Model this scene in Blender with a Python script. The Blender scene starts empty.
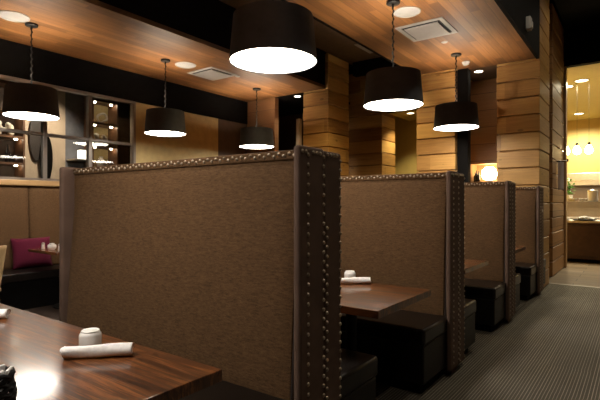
import bpy, bmesh, math, random
from mathutils import Vector, Matrix
random.seed(7)
PI = math.pi
scn = bpy.context.scene
COL = scn.collection

# ------------------------------------------------------------------ helpers
def tag(o, label=None, cat=None, group=None, kind=None):
    if label: o['label'] = label
    if cat: o['category'] = cat
    if group: o['group'] = group
    if kind: o['kind'] = kind
    return o

def empty(name, loc=(0, 0, 0), rz=0.0):
    o = bpy.data.objects.new(name, None)
    o.empty_display_size = 0.1
    o.location = loc
    o.rotation_euler = (0, 0, rz)
    COL.objects.link(o)
    return o

def copy_tree(o, parent=None):
    c = o.copy()
    COL.objects.link(c)
    if parent is not None:
        c.parent = parent
    for ch in list(o.children):
        copy_tree(ch, c)
    return c

class MB:
    """collects shapes for one mesh"""
    def __init__(s):
        s.bm = bmesh.new()
    def _merge(s, b2, M=None):
        if M is not None:
            bmesh.ops.transform(b2, matrix=M, verts=b2.verts)
        me = bpy.data.meshes.new('t')
        b2.to_mesh(me); b2.free()
        s.bm.from_mesh(me)
        bpy.data.meshes.remove(me)
        return s
    def box(s, x0, x1, y0, y1, z0, z1, r=0.0, seg=2, M=None):
        b = bmesh.new()
        bmesh.ops.create_cube(b, size=1)
        for v in b.verts:
            v.co = Vector(((x0 + x1) / 2 + v.co.x * (x1 - x0), (y0 + y1) / 2 + v.co.y * (y1 - y0), (z0 + z1) / 2 + v.co.z * (z1 - z0)))
        if r > 0:
            bmesh.ops.bevel(b, geom=list(b.edges), offset=r, segments=seg, profile=0.5, affect='EDGES')
            b.normal_update()
            for f in b.faces: f.smooth = max(abs(c) for c in f.normal) < 0.9999
        return s._merge(b, M)
    def lathe(s, prof, n=32, M=None, cap0=False, cap1=False):
        b = bmesh.new()
        rings = []
        for (r, z) in prof:
            if r < 1e-5:
                rings.append([b.verts.new((0, 0, z))])
            else:
                rings.append([b.verts.new((r * math.cos(2 * PI * i / n), r * math.sin(2 * PI * i / n), z)) for i in range(n)])
        for a, c in zip(rings, rings[1:]):
            for i in range(n):
                j = (i + 1) % n
                if len(a) == 1 and len(c) == 1: continue
                if len(a) == 1: b.faces.new((a[0], c[j], c[i]))
                elif len(c) == 1: b.faces.new((a[i], a[j], c[0]))
                else: b.faces.new((a[i], a[j], c[j], c[i]))
        if cap0 and len(rings[0]) > 1: b.faces.new(list(reversed(rings[0])))
        if cap1 and len(rings[-1]) > 1: b.faces.new(rings[-1])
        bmesh.ops.recalc_face_normals(b, faces=b.faces)
        for f in b.faces: f.smooth = True
        return s._merge(b, M)
    def tube(s, pts, rad, n=8, M=None):
        b = bmesh.new()
        pts = [Vector(p) for p in pts]
        rad = rad if isinstance(rad, (list, tuple)) else [rad] * len(pts)
        rings = []
        up = None
        for i, p in enumerate(pts):
            d = (pts[min(i + 1, len(pts) - 1)] - pts[max(i - 1, 0)]).normalized()
            if up is None:
                up = Vector((0, 0, 1)) if abs(d.z) < 0.9 else Vector((1, 0, 0))
            sx = d.cross(up).normalized(); sy = sx.cross(d).normalized(); up = sy
            rings.append([b.verts.new(p + (sx * math.cos(2 * PI * k / n) + sy * math.sin(2 * PI * k / n)) * rad[i]) for k in range(n)])
        for a, c in zip(rings, rings[1:]):
            for k in range(n):
                b.faces.new((a[k], a[(k + 1) % n], c[(k + 1) % n], c[k]))
        b.faces.new(rings[0]); b.faces.new(list(reversed(rings[-1])))
        bmesh.ops.recalc_face_normals(b, faces=b.faces)
        for f in b.faces: f.smooth = True
        return s._merge(b, M)
    def ball(s, c, r, n=12, sc=(1, 1, 1)):
        b = bmesh.new()
        bmesh.ops.create_uvsphere(b, u_segments=n, v_segments=max(6, n // 2), radius=r)
        for v in b.verts:
            v.co = Vector((c[0] + v.co.x * sc[0], c[1] + v.co.y * sc[1], c[2] + v.co.z * sc[2]))
        for f in b.faces: f.smooth = True
        return s._merge(b)
    def grid(s, f, nu, nv, closed=False):
        b = bmesh.new()
        V = [[b.verts.new(f(i / nu, j / nv)) for j in range(nv + 1)] for i in range(nu + 1)]
        for i in range(nu):
            for j in range(nv):
                b.faces.new((V[i][j], V[i + 1][j], V[i + 1][j + 1], V[i][j + 1])).smooth = True
        return s._merge(b)
    def build(s, name, mat, parent=None, smooth=True, loc=None, angle=35):
        me = bpy.data.meshes.new(name)
        s.bm.normal_update()
        lim = math.radians(angle)
        for e in s.bm.edges:
            if len(e.link_faces) == 2 and e.calc_face_angle(0) > lim: e.smooth = False
        if not smooth:
            for f in s.bm.faces: f.smooth = False
        s.bm.to_mesh(me); s.bm.free()
        o = bpy.data.objects.new(name, me)
        me.materials.append(mat)
        COL.objects.link(o)
        if parent is not None: o.parent = parent
        if loc is not None: o.location = loc
        return o

def struct(name, mb, mat, parent=None, smooth=False):
    o = mb.build(name, mat, parent, smooth=smooth)
    if parent is None: o['kind'] = 'structure'
    return o

# ------------------------------------------------------------------ materials
def newmat(name):
    m = bpy.data.materials.new(name); m.use_nodes = True
    nt = m.node_tree
    b = nt.nodes['Principled BSDF']
    return m, nt, b
def N(nt, typ, **kw):
    n = nt.nodes.new(typ)
    for k, v in kw.items():
        if k == 'op': n.operation = v
        elif k.startswith('i_'):
            key = k[2:]
            n.inputs[int(key) if key.isdigit() else key].default_value = v
        else: setattr(n, k, v)
    return n
def L(nt, a, b): nt.links.new(a, b)
def coords(nt, scale=(1, 1, 1), rot=(0, 0, 0)):
    tc = N(nt, 'ShaderNodeTexCoord')
    mp = N(nt, 'ShaderNodeMapping')
    mp.inputs['Scale'].default_value = scale
    mp.inputs['Rotation'].default_value = rot
    L(nt, tc.outputs['Object'], mp.inputs['Vector'])
    return mp.outputs['Vector']
def ramp(nt, fac, stops):
    r = N(nt, 'ShaderNodeValToRGB')
    e = r.color_ramp.elements
    while len(e) < len(stops): e.new(0.5)
    for el, (p, c) in zip(e, stops):
        el.position = p; el.color = (*c, 1)
    L(nt, fac, r.inputs['Fac'])
    return r.outputs['Color']
def noise(nt, vec, scale, detail=3, rough=0.5, dist=0.0):
    n = N(nt, 'ShaderNodeTexNoise')
    n.inputs['Scale'].default_value = scale; n.inputs['Detail'].default_value = detail
    n.inputs['Roughness'].default_value = rough; n.inputs['Distortion'].default_value = dist
    L(nt, vec, n.inputs['Vector'])
    return n.outputs['Fac']
def mathn(nt, op, a, b=None):
    n = N(nt, 'ShaderNodeMath', op=op)
    for i, v in enumerate((a, b)):
        if v is None: continue
        if isinstance(v, (int, float)): n.inputs[i].default_value = v
        else: L(nt, v, n.inputs[i])
    return n.outputs[0]
def mixc(nt, fac, a, b, blend='MIX'):
    n = N(nt, 'ShaderNodeMix', data_type='RGBA', blend_type=blend)
    for key, v in ((0, fac), (6, a), (7, b)):
        if isinstance(v, (int, float)): n.inputs[key].default_value = v
        elif isinstance(v, tuple): n.inputs[key].default_value = (*v, 1)
        else: L(nt, v, n.inputs[key])
    return n.outputs[2]
def bump(nt, bsdf, h, strength=0.3, dist=0.01):
    b = N(nt, 'ShaderNodeBump')
    b.inputs['Strength'].default_value = strength; b.inputs['Distance'].default_value = dist
    L(nt, h, b.inputs['Height']); L(nt, b.outputs['Normal'], bsdf.inputs['Normal'])

def flat(name, col, rough=0.6, metal=0.0, var=0.06, spec=0.5):
    m, nt, b = newmat(name)
    f = noise(nt, coords(nt), 9.0, 4)
    c0 = tuple(max(0, c * (1 - var)) for c in col); c1 = tuple(c * (1 + var) for c in col)
    L(nt, ramp(nt, f, [(0.3, c0), (0.7, c1)]), b.inputs['Base Color'])
    b.inputs['Roughness'].default_value = rough; b.inputs['Metallic'].default_value = metal
    b.inputs['Specular IOR Level'].default_value = spec
    return m
def emit(name, col, strength):
    m, nt, b = newmat(name)
    b.inputs['Base Color'].default_value = (*col, 1)
    b.inputs['Emission Color'].default_value = (*col, 1)
    b.inputs['Emission Strength'].default_value = strength
    return m

def plank_mat(name, axis_len, width, length, stops, rough=0.45, width_axis='x', grain=1.0, gap=0.02, bumpy=0.2, knots=False, vary=1.0):
    """boards: length axis & width axis in object space; every board its own tone"""
    m, nt, b = newmat(name)
    tc = N(nt, 'ShaderNodeTexCoord')
    sp = N(nt, 'ShaderNodeSeparateXYZ'); L(nt, tc.outputs['Object'], sp.inputs[0])
    ax = {'x': 0, 'y': 1, 'z': 2}
    w = mathn(nt, 'DIVIDE', sp.outputs[ax[width_axis]], width)
    row = mathn(nt, 'FLOOR', w)
    wn = N(nt, 'ShaderNodeTexWhiteNoise', noise_dimensions='1D'); L(nt, row, wn.inputs['W'])
    if axis_len == 'xy':
        ln = mathn(nt, 'ADD', sp.outputs[0], sp.outputs[1])
    else:
        ln = sp.outputs[ax[axis_len]]
    lofs = mathn(nt, 'ADD', mathn(nt, 'DIVIDE', ln, length), mathn(nt, 'MULTIPLY', wn.outputs['Value'], 7.31))
    brd = mathn(nt, 'FLOOR', lofs)
    wn2 = N(nt, 'ShaderNodeTexWhiteNoise', noise_dimensions='2D')
    cb = N(nt, 'ShaderNodeCombineXYZ'); L(nt, row, cb.inputs[0]); L(nt, brd, cb.inputs[1]); L(nt, cb.outputs[0], wn2.inputs['Vector'])
    # grain, stretched along the length, shifted per board
    gv = N(nt, 'ShaderNodeCombineXYZ')
    L(nt, mathn(nt, 'ADD', mathn(nt, 'MULTIPLY', ln, 1.2), mathn(nt, 'MULTIPLY', wn2.outputs['Value'], 31.0)), gv.inputs[0])
    L(nt, mathn(nt, 'MULTIPLY', sp.outputs[ax[width_axis]], 22.0 * grain), gv.inputs[1])
    L(nt, mathn(nt, 'MULTIPLY', wn2.outputs['Value'], 13.0), gv.inputs[2])
    g = noise(nt, gv.outputs[0], 1.6, 5, 0.6, 0.8)
    t = mathn(nt, 'ADD', mathn(nt, 'MULTIPLY', wn2.outputs['Value'], 0.42 * vary), mathn(nt, 'MULTIPLY', g, 0.75))
    t = mathn(nt, 'SUBTRACT', t, 0.10 + 0.1 * vary)
    col = ramp(nt, t, stops)
    fr = mathn(nt, 'FRACT', w)
    edge = mathn(nt, 'LESS_THAN', mathn(nt, 'MINIMUM', fr, mathn(nt, 'SUBTRACT', 1.0, fr)), gap)
    if knots:
        v = N(nt, 'ShaderNodeTexVoronoi'); v.inputs['Scale'].default_value = 1.0
        kv = N(nt, 'ShaderNodeCombineXYZ')
        L(nt, mathn(nt, 'ADD', mathn(nt, 'MULTIPLY', ln, 2.2), mathn(nt, 'MULTIPLY', wn.outputs['Value'], 9)), kv.inputs[0])
        L(nt, mathn(nt, 'MULTIPLY', sp.outputs[ax[width_axis]], 5.0), kv.inputs[1])
        L(nt, kv.outputs[0], v.inputs['Vector'])
        k = mathn(nt, 'LESS_THAN', v.outputs['Distance'], 0.10)
        col = mixc(nt, mathn(nt, 'MULTIPLY', k, 0.6), col, tuple(c * 0.45 for c in stops[0][1]))
    if gap > 0:
        col = mixc(nt, mathn(nt, 'MULTIPLY', edge, 0.75), col, tuple(c * 0.25 for c in stops[0][1]))
    L(nt, col, b.inputs['Base Color'])
    b.inputs['Roughness'].default_value = rough
    bump(nt, b, mathn(nt, 'SUBTRACT', g, mathn(nt, 'MULTIPLY', edge, 1.0)), bumpy, 0.006)
    return m

M_CEILWOOD = plank_mat('ceiling_wood', 'y', 0.105, 1.5, [(0.2, (0.115, 0.046, 0.013)), (0.5, (0.20, 0.086, 0.025)), (0.8, (0.30, 0.14, 0.045))], rough=0.5, width_axis='x', gap=0.025, bumpy=0.1, vary=1.0)
M_PLANK = plank_mat('pillar_wood', 'xy', 0.27, 2.7, [(0.05, (0.27, 0.13, 0.036)), (0.5, (0.50, 0.285, 0.085)), (0.95, (0.70, 0.44, 0.145))], rough=0.5, width_axis='z', grain=1.0, gap=0.0, bumpy=0.35, knots=True, vary=1.0)
M_DARKPLANK = plank_mat('brown_wood_wall', 'xy', 0.30, 2.4, [(0.05, (0.11, 0.05, 0.02)), (0.5, (0.18, 0.085, 0.035)), (0.95, (0.25, 0.125, 0.05))], rough=0.5, width_axis='z', gap=0.012, bumpy=0.25)

def table_wood():
    m, nt, b = newmat('table_wood')
    v = coords(nt, (0.8, 11.0, 4.0))
    g = noise(nt, v, 2.2, 6, 0.62, 1.6)
    v2 = coords(nt, (1.6, 60.0, 4.0))
    g2 = noise(nt, v2, 2.5, 4, 0.6, 0.5)
    t = mathn(nt, 'ADD', mathn(nt, 'MULTIPLY', g, 0.7), mathn(nt, 'MULTIPLY', g2, 0.3))
    L(nt, ramp(nt, t, [(0.36, (0.022, 0.006, 0.002)), (0.5, (0.085, 0.026, 0.006)), (0.62, (0.23, 0.08, 0.019))]), b.inputs['Base Color'])
    L(nt, ramp(nt, g, [(0.3, (0.36, 0.36, 0.36)), (0.7, (0.48, 0.48, 0.48))]), b.inputs['Roughness'])
    b.inputs['Coat Weight'].default_value = 0.8; b.inputs['Coat Roughness'].default_value = 0.12; b.inputs['Specular IOR Level'].default_value = 0.3
    bump(nt, b, t, 0.06, 0.003)
    L(nt, b.inputs['Normal'].links[0].from_socket, b.inputs['Coat Normal'])
    return m
M_TABLE = table_wood()

def chenille(name, c0, c1):
    m, nt, b = newmat(name)
    f = noise(nt, coords(nt, (10, 22, 44)), 3.0, 5, 0.72, 0.5)
    f2 = noise(nt, coords(nt, (60, 60, 220)), 3.0, 2, 0.5)
    t = mathn(nt, 'ADD', mathn(nt, 'MULTIPLY', f, 0.6), mathn(nt, 'MULTIPLY', f2, 0.4))
    L(nt, ramp(nt, t, [(0.34, c0), (0.66, c1)]), b.inputs['Base Color'])
    b.inputs['Roughness'].default_value = 0.85
    b.inputs['Specular IOR Level'].default_value = 0.15
    b.inputs['Sheen Weight'].default_value = 0.03
    b.inputs['Sheen Roughness'].default_value = 0.5
    b.inputs['Sheen Tint'].default_value = (1.0, 0.82, 0.6, 1)
    bump(nt, b, t, 0.35, 0.003)
    return m
M_FABRIC = chenille('brown_chenille', (0.041, 0.021, 0.009), (0.158, 0.086, 0.038))
M_MAGENTA = chenille('magenta_fabric', (0.060, 0.0035, 0.015), (0.092, 0.006, 0.024))

def leather(name, col, rough, bs=0.15, spec=0.3):
    m, nt, b = newmat(name)
    b.inputs['Specular IOR Level'].default_value = spec
    f = noise(nt, coords(nt), 6, 4)
    L(nt, ramp(nt, f, [(0.3, tuple(c * 0.85 for c in col)), (0.7, tuple(c * 1.15 for c in col))]), b.inputs['Base Color'])
    b.inputs['Roughness'].default_value = rough
    v = N(nt, 'ShaderNodeTexVoronoi'); v.inputs['Scale'].default_value = 260
    L(nt, coords(nt), v.inputs['Vector'])
    bump(nt, b, v.outputs['Distance'], bs, 0.002)
    return m
M_WING = leather('brown_leather', (0.125, 0.080, 0.060), 0.75, 0.15, 0.12)
M_SEAT = leather('black_leather', (0.008, 0.0055, 0.0045), 0.3, 0.08)
M_BENCHBASE = leather('bench_vinyl', (0.006, 0.0045, 0.004), 0.45)
M_NAIL = flat('antique_nail_metal', (0.36, 0.29, 0.22), 0.34, 0.85)
M_WELT = flat('dark_piping', (0.03, 0.018, 0.013), 0.6)
M_BLACKPAINT = flat('black_paint', (0.0035, 0.003, 0.0028), 0.8, var=0.2, spec=0.08)
M_GAPCEIL = flat('dark_brown_paint', (0.10, 0.06, 0.03), 0.6, var=0.2)
M_SHADE = flat('black_shade_fabric', (0.042, 0.045, 0.054), 0.7, var=0.2)
M_SHADEIN = flat('white_shade_lining', (0.75, 0.72, 0.68), 0.8)
M_BLACKMETAL = flat('black_metal', (0.010, 0.0095, 0.009), 0.5, 0.0, spec=0.25)
M_WHITE = flat('white_paint', (0.36, 0.345, 0.325), 0.55)
M_CERAMIC = flat('white_ceramic', (0.88, 0.87, 0.85), 0.25, var=0.02)
M_DARKIN = flat('dark_slot', (0.01, 0.009, 0.008), 0.8)
M_TANWALL = flat('tan_wall', (0.46, 0.35, 0.155), 0.7, var=0.1)
M_BROWNWALL = flat('dark_brown_wall', (0.075, 0.043, 0.026), 0.6, var=0.15)
M_BEIGE = flat('beige_panel', (0.55, 0.42, 0.30), 0.6, var=0.05)
M_GREYBLUE = flat('grey_panel', (0.16, 0.155, 0.165), 0.5, var=0.15)
M_FRAME = flat('grey_metal_frame', (0.22, 0.19, 0.165), 0.4, 0.5)
M_RAIL = plank_mat('rail_wood', 'y', 0.2, 3.0, [(0.1, (0.33, 0.20, 0.085)), (0.9, (0.50, 0.32, 0.15))], rough=0.4, width_axis='z', gap=0.0, bumpy=0.1)
M_CHAIRWOOD = plank_mat('pale_chair_wood', 'z', 0.3, 2.0, [(0.1, (0.52, 0.36, 0.18)), (0.9, (0.70, 0.52, 0.29))], rough=0.4, width_axis='x', gap=0.0, bumpy=0.1)
M_YELLOW = flat('yellow_wall_paint', (0.60, 0.44, 0.145), 0.6, var=0.04)
M_YELLOWCEIL = flat('yellow_ceiling_paint', (0.56, 0.46, 0.19), 0.6, var=0.04)
M_STEEL = flat('brushed_steel', (0.52, 0.49, 0.44), 0.3, 0.9)
M_COUNTER = flat('dark_counter_wood', (0.055, 0.027, 0.016), 0.4, var=0.2)
M_STONE = flat('pale_counter_stone', (0.52, 0.46, 0.36), 0.3)
M_GREEN = flat('green_leaf', (0.10, 0.32, 0.04), 0.5, var=0.3)
M_SHELFWOOD = flat('shelf_wood', (0.15, 0.07, 0.035), 0.45, var=0.2)
M_DARKGLASS = flat('dark_bottle_glass', (0.012, 0.010, 0.009), 0.12)
M_PALEITEM = flat('pale_ornament_glaze', (0.75, 0.68, 0.56), 0.4)
M_BLACKWICKER = flat('black_wicker', (0.005, 0.0045, 0.0045), 0.75, spec=0.2)
M_PAPER = flat('white_paper', (0.78, 0.77, 0.76), 0.7, var=0.02)
M_OVAL = flat('dark_oval_metal', (0.045, 0.035, 0.030), 0.45)

def napkin_mat():
    m, nt, b = newmat('white_napkin_cloth')
    f = noise(nt, coords(nt, (1, 1, 1)), 40, 4)
    L(nt, ramp(nt, f, [(0.3, (0.78, 0.78, 0.80)), (0.6, (0.92, 0.91, 0.91))]), b.inputs['Base Color'])
    b.inputs['Roughness'].default_value = 0.85
    bump(nt, b, f, 0.4, 0.006)
    return m
M_NAPKIN = napkin_mat()

def carpet_mat():
    m, nt, b = newmat('striped_carpet')
    tc = N(nt, 'ShaderNodeTexCoord')
    sp = N(nt, 'ShaderNodeSeparateXYZ'); L(nt, tc.outputs['Object'], sp.inputs[0])
    # blocks of the weave along the aisle
    by = mathn(nt, 'FLOOR', mathn(nt, 'DIVIDE', sp.outputs[1], 0.62))
    bx = mathn(nt, 'FLOOR', mathn(nt, 'DIVIDE', sp.outputs[0], 0.31))
    cb = N(nt, 'ShaderNodeCombineXYZ'); L(nt, bx, cb.inputs[0]); L(nt, by, cb.inputs[1])
    wn = N(nt, 'ShaderNodeTexWhiteNoise', noise_dimensions='2D'); L(nt, cb.outputs[0], wn.inputs['Vector'])
    x = mathn(nt, 'ADD', mathn(nt, 'DIVIDE', sp.outputs[0], 0.021), mathn(nt, 'MULTIPLY', wn.outputs['Value'], 0.35))
    fr = mathn(nt, 'FRACT', x)
    row = mathn(nt, 'FLOOR', x)
    wr = N(nt, 'ShaderNodeTexWhiteNoise', noise_dimensions='1D'); L(nt, row, wr.inputs['W'])
    thr = mathn(nt, 'ADD', mathn(nt, 'MULTIPLY', wr.outputs['Value'], 0.10), 0.16)
    line = mathn(nt, 'LESS_THAN', fr, thr)
    f = noise(nt, coords(nt), 160, 2)
    f2 = noise(nt, coords(nt, (1, 0.5, 1)), 2.3, 3)
    base = ramp(nt, mathn(nt, 'ADD', mathn(nt, 'MULTIPLY', f, 0.5), mathn(nt, 'MULTIPLY', f2, 0.5)), [(0.3, (0.063, 0.055, 0.044)), (0.7, (0.110, 0.097, 0.077))])
    lc = mixc(nt, mathn(nt, 'MULTIPLY', wn.outputs['Value'], 0.5), (0.33, 0.30, 0.24), (0.16, 0.145, 0.115))
    L(nt, mixc(nt, mathn(nt, 'MULTIPLY', line, 0.75), base, lc), b.inputs['Base Color'])
    b.inputs['Roughness'].default_value = 0.95
    b.inputs['Specular IOR Level'].default_value = 0.1
    bump(nt, b, f, 0.4, 0.004)
    return m
M_CARPET = carpet_mat()

def tile_mat():
    m, nt, b = newmat('beige_floor_tile')
    br = N(nt, 'ShaderNodeTexBrick')
    L(nt, coords(nt), br.inputs['Vector'])
    br.inputs['Color1'].default_value = (0.10, 0.072, 0.045, 1); br.inputs['Color2'].default_value = (0.13, 0.095, 0.06, 1)
    br.inputs['Mortar'].default_value = (0.05, 0.04, 0.027, 1)
    br.inputs['Scale'].default_value = 1.0; br.inputs['Brick Width'].default_value = 0.9; br.inputs['Row Height'].default_value = 0.3
    br.inputs['Mortar Size'].default_value = 0.006
    L(nt, br.outputs['Color'], b.inputs['Base Color'])
    b.inputs['Roughness'].default_value = 0.8
    b.inputs['Specular IOR Level'].default_value = 0.15
    return m
M_TILE = tile_mat()

def glass_mat(name, tint=(0.92, 0.94, 0.93), refl=1.0):
    m = bpy.data.materials.new(name); m.use_nodes = True
    nt = m.node_tree; nt.nodes.clear()
    out = N(nt, 'ShaderNodeOutputMaterial')
    tr = N(nt, 'ShaderNodeBsdfTransparent'); tr.inputs['Color'].default_value = (*tint, 1)
    gl = N(nt, 'ShaderNodeBsdfGlossy'); gl.inputs['Roughness'].default_value = 0.03
    fr = N(nt, 'ShaderNodeFresnel'); fr.inputs['IOR'].default_value = 1.45
    mx = N(nt, 'ShaderNodeMixShader')
    L(nt, mathn(nt, 'MULTIPLY', fr.outputs[0], refl), mx.inputs[0]); L(nt, tr.outputs[0], mx.inputs[1]); L(nt, gl.outputs[0], mx.inputs[2])
    L(nt, mx.outputs[0], out.inputs['Surface'])
    return m
M_GLASS = glass_mat('window_glass')

LAMP_E = 31.0
M_DIFF = emit('lamp_diffuser', (1.0, 0.91, 0.79), LAMP_E)
M_CAN = emit('downlight_glow', (1.0, 0.86, 0.66), 12.0)
M_CANY = emit('warm_downlight_glow', (1.0, 0.85, 0.5), 7.0)
M_GLOBE = emit('glass_globe_glow', (1.0, 0.76, 0.34), 24.0)
M_PUCK = emit('shelf_puck_light', (1.0, 0.82, 0.6), 40.0)
M_FIRE = emit('glowing_lamp', (1.0, 0.78, 0.46), 20.0)

# ------------------------------------------------------------------ camera
cam_d = bpy.data.cameras.new('camera'); cam = bpy.data.objects.new('camera', cam_d); COL.objects.link(cam)
CAMH = 1.34
cam.location = (0, 0, CAMH); cam.rotation_euler = (PI / 2, 0, math.radians(36.2))
cam_d.sensor_width = 36; cam_d.lens = 465 / 600 * 36; cam_d.shift_y = 3.5 / 600
cam_d.clip_start = 0.02; cam_d.clip_end = 60
scn.camera = cam

# ------------------------------------------------------------------ setting
CZ = 3.54          # wood ceilings
AX = -1.168         # aisle end of the booths
WL = -6.9          # left wall
struct('floor', MB().box(-3.32, 2.6, -3.0, 8.75, -0.1, 0.0), M_CARPET)
struct('floor_dining', MB().box(-9.6, -3.32, -3.0, 8.75, -0.1, 0.0), plank_mat('dark_floor_boards', 'y', 0.14, 1.4, [(0.1, (0.016, 0.009, 0.006)), (0.9, (0.034, 0.019, 0.012))], rough=0.5, width_axis='x', gap=0.02, bumpy=0.1))
struct('floor_tile', MB().box(-9.6, 2.6, 8.75, 18.6, -0.1, 0.0), M_TILE)
struct('trim_1', MB().box(-1.26, 2.6, 8.70, 8.80, 0.0, 0.006), flat('floor_transition_strip', (0.16, 0.13, 0.085), 0.7))
# wooden ceiling panels with dark recess between
struct('ceiling_wood_panel', MB().box(WL, -4.87, -3.0, 7.47, CZ, CZ + 0.06), M_CEILWOOD)
struct('ceiling_wood_panel', MB().box(-3.10, -1.23, -3.0, 7.80, CZ, CZ + 0.06), M_CEILWOOD)
struct('ceiling_fascia', MB().box(-4.93, -4.872, -3.0, 7.47, CZ + 0.005, 4.26), M_BLACKPAINT)
struct('ceiling_fascia', MB().box(-3.10, -3.06, -3.0, 7.62, CZ + 0.06, 4.26), M_BLACKPAINT)
struct('ceiling_fascia', MB().box(-1.272, -1.228, -3.0, 7.80, CZ - 0.012, 5.0), M_BLACKPAINT)
struct('ceiling_edge_trim', MB().box(-3.125, -3.098, -3.0, 7.62, CZ - 0.012, CZ + 0.07), M_BLACKPAINT)
struct('ceiling', MB().box(-4.90, -3.08, -3.0, 10.5, 4.25, 4.33), M_GAPCEIL)
struct('ceiling_aisle', MB().box(-1.26, 2.6, -3.0, 11.15, 5.0, 5.1), M_BLACKPAINT)
# left wall
WB, WT = 1.66, 3.06
struct('wall_left', MB().box(WL - 0.14, WL, -3.0, 7.47, 0, WB), M_BROWNWALL)
struct('wall_left_band', MB().box(WL - 0.14, WL + 0.02, -3.0, 7.47, WT, CZ), M_BLACKPAINT)
struct('wall_left_panel', MB().box(WL - 0.14, WL, 4.70, 6.62, WB, WT), M_TANWALL)
struct('wall_left_end', MB().box(WL - 0.14, WL - 0.005, 6.62, 7.47, WB, WT), M_BROWNWALL)
struct('wall_right', MB().box(2.6, 2.7, -3.0, 18.6, 0, 5.0), M_BROWNWALL)
struct('wall_front', MB().box(-9.6, 2.6, -3.1, -3.0, 0, 5.0), M_BROWNWALL)

# interior window, three and a bit bays in view
win = empty('window_1', (WL, 0, 0)); win['kind'] = 'structure'
ys = [0.45, 1.15, 1.85, 2.55, 3.22, 3.90, 4.66]
fb = MB()
fb.box(-0.07, 0.03, ys[0], ys[-1] + 0.04, WT - 0.045, WT, 0.004)
fb.box(-0.07, 0.03, ys[0], ys[-1] + 0.04, WB, WB + 0.04, 0.004)
fb.box(-0.07, 0.03, ys[-1] - 0.005, ys[-1] + 0.04, WB, WT, 0.004)
fb.box(-0.07, 0.03, ys[0] - 0.04, ys[0], WB, WT, 0.004)
fb.build('window_frame', M_FRAME, win, smooth=False)
ZM = 2.33
for y in ys[1:-1]:
    MB().box(-0.06, 0.025, y - 0.028, y + 0.028, WB + 0.04, WT - 0.045, 0.004).build('mullion', M_FRAME, win, smooth=False)
for a, b_ in zip(ys, ys[1:]):
    a2 = a + (0.028 if a != ys[0] else 0); b2 = b_ - 0.028
    MB().box(-0.055, 0.02, a2, b2, ZM - 0.022, ZM + 0.022, 0.003).build('transom', M_FRAME, win, smooth=False)
    MB().box(-0.022, -0.016, a2, b2, WB + 0.04, ZM - 0.022).build('pane', M_GLASS, win, smooth=False)
    MB().box(-0.022, -0.016, a2, b2, ZM + 0.022, WT - 0.045).build('pane', M_GLASS, win, smooth=False)

# the room seen through the window
RX = -8.5
struct('wall_display_room', MB().box(RX - 0.1, RX, -3.0, 7.47, 0, CZ), M_BROWNWALL)
struct('ceiling_display_room', MB().box(RX, WL - 0.14, -3.0, 7.47, CZ - 0.05, CZ), M_BLACKPAINT)
struct('wall_display_end', MB().box(RX, WL - 0.14, 6.9, 7.0, 0, CZ - 0.05), M_BROWNWALL)
struct('wall_display_start', MB().box(RX, WL - 0.14, 0.2, 0.3, 0, CZ - 0.05), M_BROWNWALL)

# back walls and plank pillars
def pillar(x0, x1, y0, y1, z1, mat=M_PLANK, seed=0, z0=0.0):
    rnd = random.Random(seed); m = MB(); z = z0; h = 0.27
    while z < z1 - 1e-6:
        t = min(z + h, z1)
        j = rnd.uniform(-0.004, 0.004); k = rnd.uniform(-0.004, 0.004)
        m.box(x0 - j, x1 + j, y0 - k, y1, z + 0.009, t - 0.009, 0.006, 1)
        z = t
    m.box(x0 + 0.035, x1 - 0.035, y0 + 0.035, y1 - 0.006, z0, z1)
    return struct('pillar', m, mat)
pillar(-5.39, -4.80, 7.47, 8.25, 4.22, seed=1)
pillar(-5.30, -4.43, 9.00, 9.66, 4.22, seed=2)
pillar(-3.10, -2.44, 7.62, 8.30, CZ + 0.5, seed=3)
pillar(-1.84, -1.225, 7.80, 8.72, 5.0, seed=4)

struct('wall_back_left', MB().box(WL, -6.12, 7.47, 7.60, 0, CZ), M_DARKPLANK)
struct('wall_passage', MB().box(-7.5, -5.2, 9.2, 9.3, 0, CZ), M_BROWNWALL)
struct('ceiling_passage', MB().box(-7.5, -5.2, 7.47, 9.3, CZ, CZ + 0.05), M_BLACKPAINT)
struct('wall_passage_side', MB().box(-7.5, -7.4, 7.6, 9.2, 0, CZ), M_BLACKPAINT)
struct('trim_2', MB().box(-6.18, -6.10, 8.30, 8.40, 0, 3.22), M_BEIGE)
struct('beam', MB().box(-4.80, -3.10, 8.40, 8.55, 3.98, 4.25), M_BLACKPAINT)
# yellow side corridor between the plank pillars
struct('wall_corridor', MB().box(-4.9, -2.3, 10.45, 10.55, 0, 4.25), M_YELLOW)
struct('ceiling_corridor', MB().box(-4.43, -2.44, 9.30, 10.45, 3.30, 3.38), M_YELLOWCEIL)
struct('wall_corridor_header', MB().box(-4.43, -3.10, 9.25, 9.30, 3.30, 4.25), M_BROWNWALL)
struct('wall_corridor_side', MB().box(-3.10, -3.00, 8.30, 10.45, 0, 4.25), M_YELLOW)
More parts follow.
